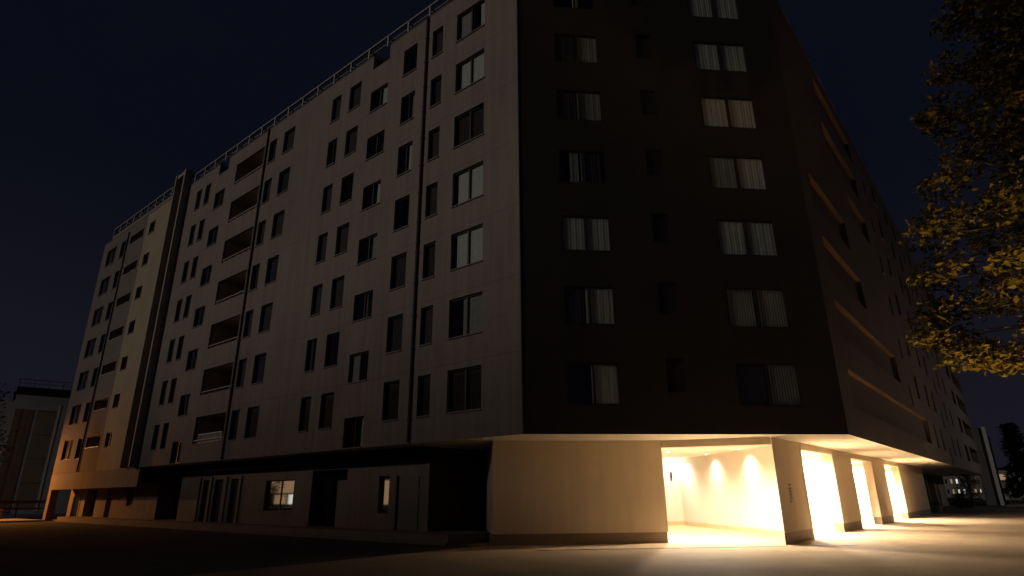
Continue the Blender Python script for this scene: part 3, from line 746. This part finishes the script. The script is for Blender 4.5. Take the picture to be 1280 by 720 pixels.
street_lamp(9.5, 69.5, 5.2, 0.3, 'sodium street lamp by the far left end of the block', 4600, SODIUM, M['orange_glow'], aim=(16.8, 62.5, .2))
qx, qy = polar(-43.5, 76)
street_lamp(qx, qy, 8, 0.3, 'white street lamp in front of the neighbouring building', 1200, (1, .93, .86), M['lit_window'], aim=(*polar(-38, 97), 7))
lx, ly = polar(44.0, 10.3)
ul = empty('tree_uplight', (lx, ly, 0)); tag(ul, 'small ground floodlight throwing orange light up into the tree', 'floodlight')
mb = MB(); mb.tube([(0, 0, .005), (0, 0, .12), (0, 0, .2)], [.12, .12, .10], 14); mb.build('housing', M['black'], ul)
mb = MB(); mb.tube([(0, 0, .201), (0, 0, .206)], .085, 14); mb.build('lens', M['orange_glow'], ul)
ax, ay = polar(43.5, 12.4)
lamp('SPOT', 'uplight_beam', (lx, ly, .26), 1350, (1.0, .56, .14), .08, aim=(ax, ay, 6.0), cone=76, blend=.8)
street_lamp(88, -15, 8, R(90), 'white street lamp beyond the plaza near the slab building', 1500, (1, .93, .86), M['lit_window'])
street_lamp(56, -15, 8, R(90), 'added street lamp brightening the side facade from out of view', 520, (1, .68, .42), M['downlight'])  # added lamp, lifts the side facade and the paving
ob = empty('shading_block', (-38, 68, 0)); tag(ob, 'added block behind the camera, shading the lower left facade', 'building')  # unseen block added to keep the sun off the lower left facade
mb = MB(); mb.box(-8, 8, -40, 60, 0, 18); mb.build('wall', M['plaster'], ob)
mb = MB(); mb.box(-8.3, 8.3, -40.3, 60.3, 18.002, 18.4); mb.build('roof', M['concrete'], ob)
for i in range(14):
    for j in range(5):
        mb = MB(); mb.box(8.003, 8.06, -37+i*6, -35.2+i*6, 1.6+j*3.2, 3.1+j*3.2); mb.build('window', M['black'], ob)

for a, b, mm in ((8, 16, 'warm_window'), (38, 42, 'lit_window'), (43, 47, 'warm_window')):
    mb = MB(); mb.box(8.062, 8.12, a, b, .5, 2.2 if a > 20 else 4.2); mb.build('shop_window', M[mm], ob)
for n_, (x, y, sd) in enumerate(((-24, 79, 21), (-23, 105, 22), (-25, 111, 23))):
    d_ = math.hypot(x, y); xx = x*XR[0]+y*YR[0]; yy = x*XR[1]+y*YR[1]
    blob_tree('street_tree', math.degrees(math.atan2(xx, yy)), d_, 9, 3, ['leafy tree before the shops of the opposite block', 'leafy tree near the lit shop at the far end', 'third leafy tree farthest along the opposite block'][n_], 1500, .4, 'leaf', z0=2.2, seed=sd)

mb = MB(); mb.box(8.062, 8.12, 36, 50, 2.5, 5.4); mb.build('reflected_glow_panel', M['warm_window'], ob)  # warm glow added for the ground-floor windows to mirror

# ------------------------------------------------------------------ sky, moonlight
w = bpy.data.worlds.new('World'); sc.world = w; w.use_nodes = True
nt = w.node_tree; bg = nt.nodes['Background']
sky = nt.nodes.new('ShaderNodeTexSky'); sky.sky_type = 'NISHITA'; sky.sun_disc = False
sky.sun_elevation = R(-4.0)
L = Vector((-.86, .43, .24)).normalized()       # towards the light
sky.sun_rotation = math.atan2(L.x, L.y)
sky.air_density = 1; sky.dust_density = .5; sky.ozone_density = 3
mixc = nt.nodes.new('ShaderNodeMix'); mixc.data_type = 'RGBA'; mixc.blend_type = 'MIX'; mixc.inputs[0].default_value = .85
mixc.inputs[7].default_value = (.032, .040, .088, 1)
tc = nt.nodes.new('ShaderNodeTexCoord'); sx = nt.nodes.new('ShaderNodeSeparateXYZ'); nt.links.new(tc.outputs['Generated'], sx.inputs[0])
gr = nt.nodes.new('ShaderNodeMapRange'); gr.inputs[1].default_value = 0; gr.inputs[2].default_value = .55; gr.interpolation_type = 'SMOOTHERSTEP'
nt.links.new(sx.outputs[2], gr.inputs[0])
nz = nt.nodes.new('ShaderNodeTexNoise'); nz.inputs['Scale'].default_value = 2.2; nz.inputs['Detail'].default_value = 4; nt.links.new(tc.outputs['Generated'], nz.inputs['Vector'])
ad = nt.nodes.new('ShaderNodeMath'); ad.operation = 'MULTIPLY_ADD'; ad.inputs[1].default_value = .5; ad.inputs[2].default_value = -.25; nt.links.new(nz.outputs['Fac'], ad.inputs[0])
a2 = nt.nodes.new('ShaderNodeMath'); a2.operation = 'ADD'; a2.use_clamp = True; nt.links.new(gr.outputs[0], a2.inputs[0]); nt.links.new(ad.outputs[0], a2.inputs[1])
sg = nt.nodes.new('ShaderNodeMix'); sg.data_type = 'RGBA'; sg.inputs[6].default_value = (.105, .100, .165, 1); sg.inputs[7].default_value = (.032, .040, .090, 1)
nt.links.new(a2.outputs[0], sg.inputs[0]); nt.links.new(sg.outputs[2], mixc.inputs[7])
nt.links.new(sky.outputs[0], mixc.inputs[6]); nt.links.new(mixc.outputs[2], bg.inputs['Color']); bg.inputs['Strength'].default_value = .10
sl = bpy.data.lights.new('sun', 'SUN'); sl.energy = .40; sl.angle = R(16); sl.color = (1, .88, .76)
so = bpy.data.objects.new('sun', sl); col.objects.link(so); so.rotation_euler = L.to_track_quat('Z', 'Y').to_euler()

# ------------------------------------------------------------------ camera
P_, RO = R(19.054), R(-.4656)
fw = Vector((0, math.cos(P_), math.sin(P_))); U = Vector((0, -math.sin(P_), math.cos(P_))); X = Vector((1, 0, 0))
rt = X*math.cos(RO)+U*math.sin(RO); up = -X*math.sin(RO)+U*math.cos(RO)
rt, up, fw = to_world(rt), to_world(up), to_world(fw)
cam = bpy.data.cameras.new('camera'); co = bpy.data.objects.new('camera', cam); col.objects.link(co)
co.matrix_world = Matrix(((rt.x, up.x, -fw.x, 0), (rt.y, up.y, -fw.y, 0), (rt.z, up.z, -fw.z, 1.7), (0, 0, 0, 1)))
cam.sensor_width = 36; cam.lens = 751/1280*36; cam.clip_start = .1; cam.clip_end = 3000
sc.camera = co
sc.view_settings.view_transform = 'Standard'; sc.view_settings.look = 'None'; sc.view_settings.exposure = 0; sc.view_settings.gamma = 1
sc.cycles.use_denoising = True; sc.cycles.max_bounces = 8; sc.cycles.diffuse_bounces = 5; sc.cycles.transparent_max_bounces = 8
sc.cycles.sample_clamp_indirect = 25
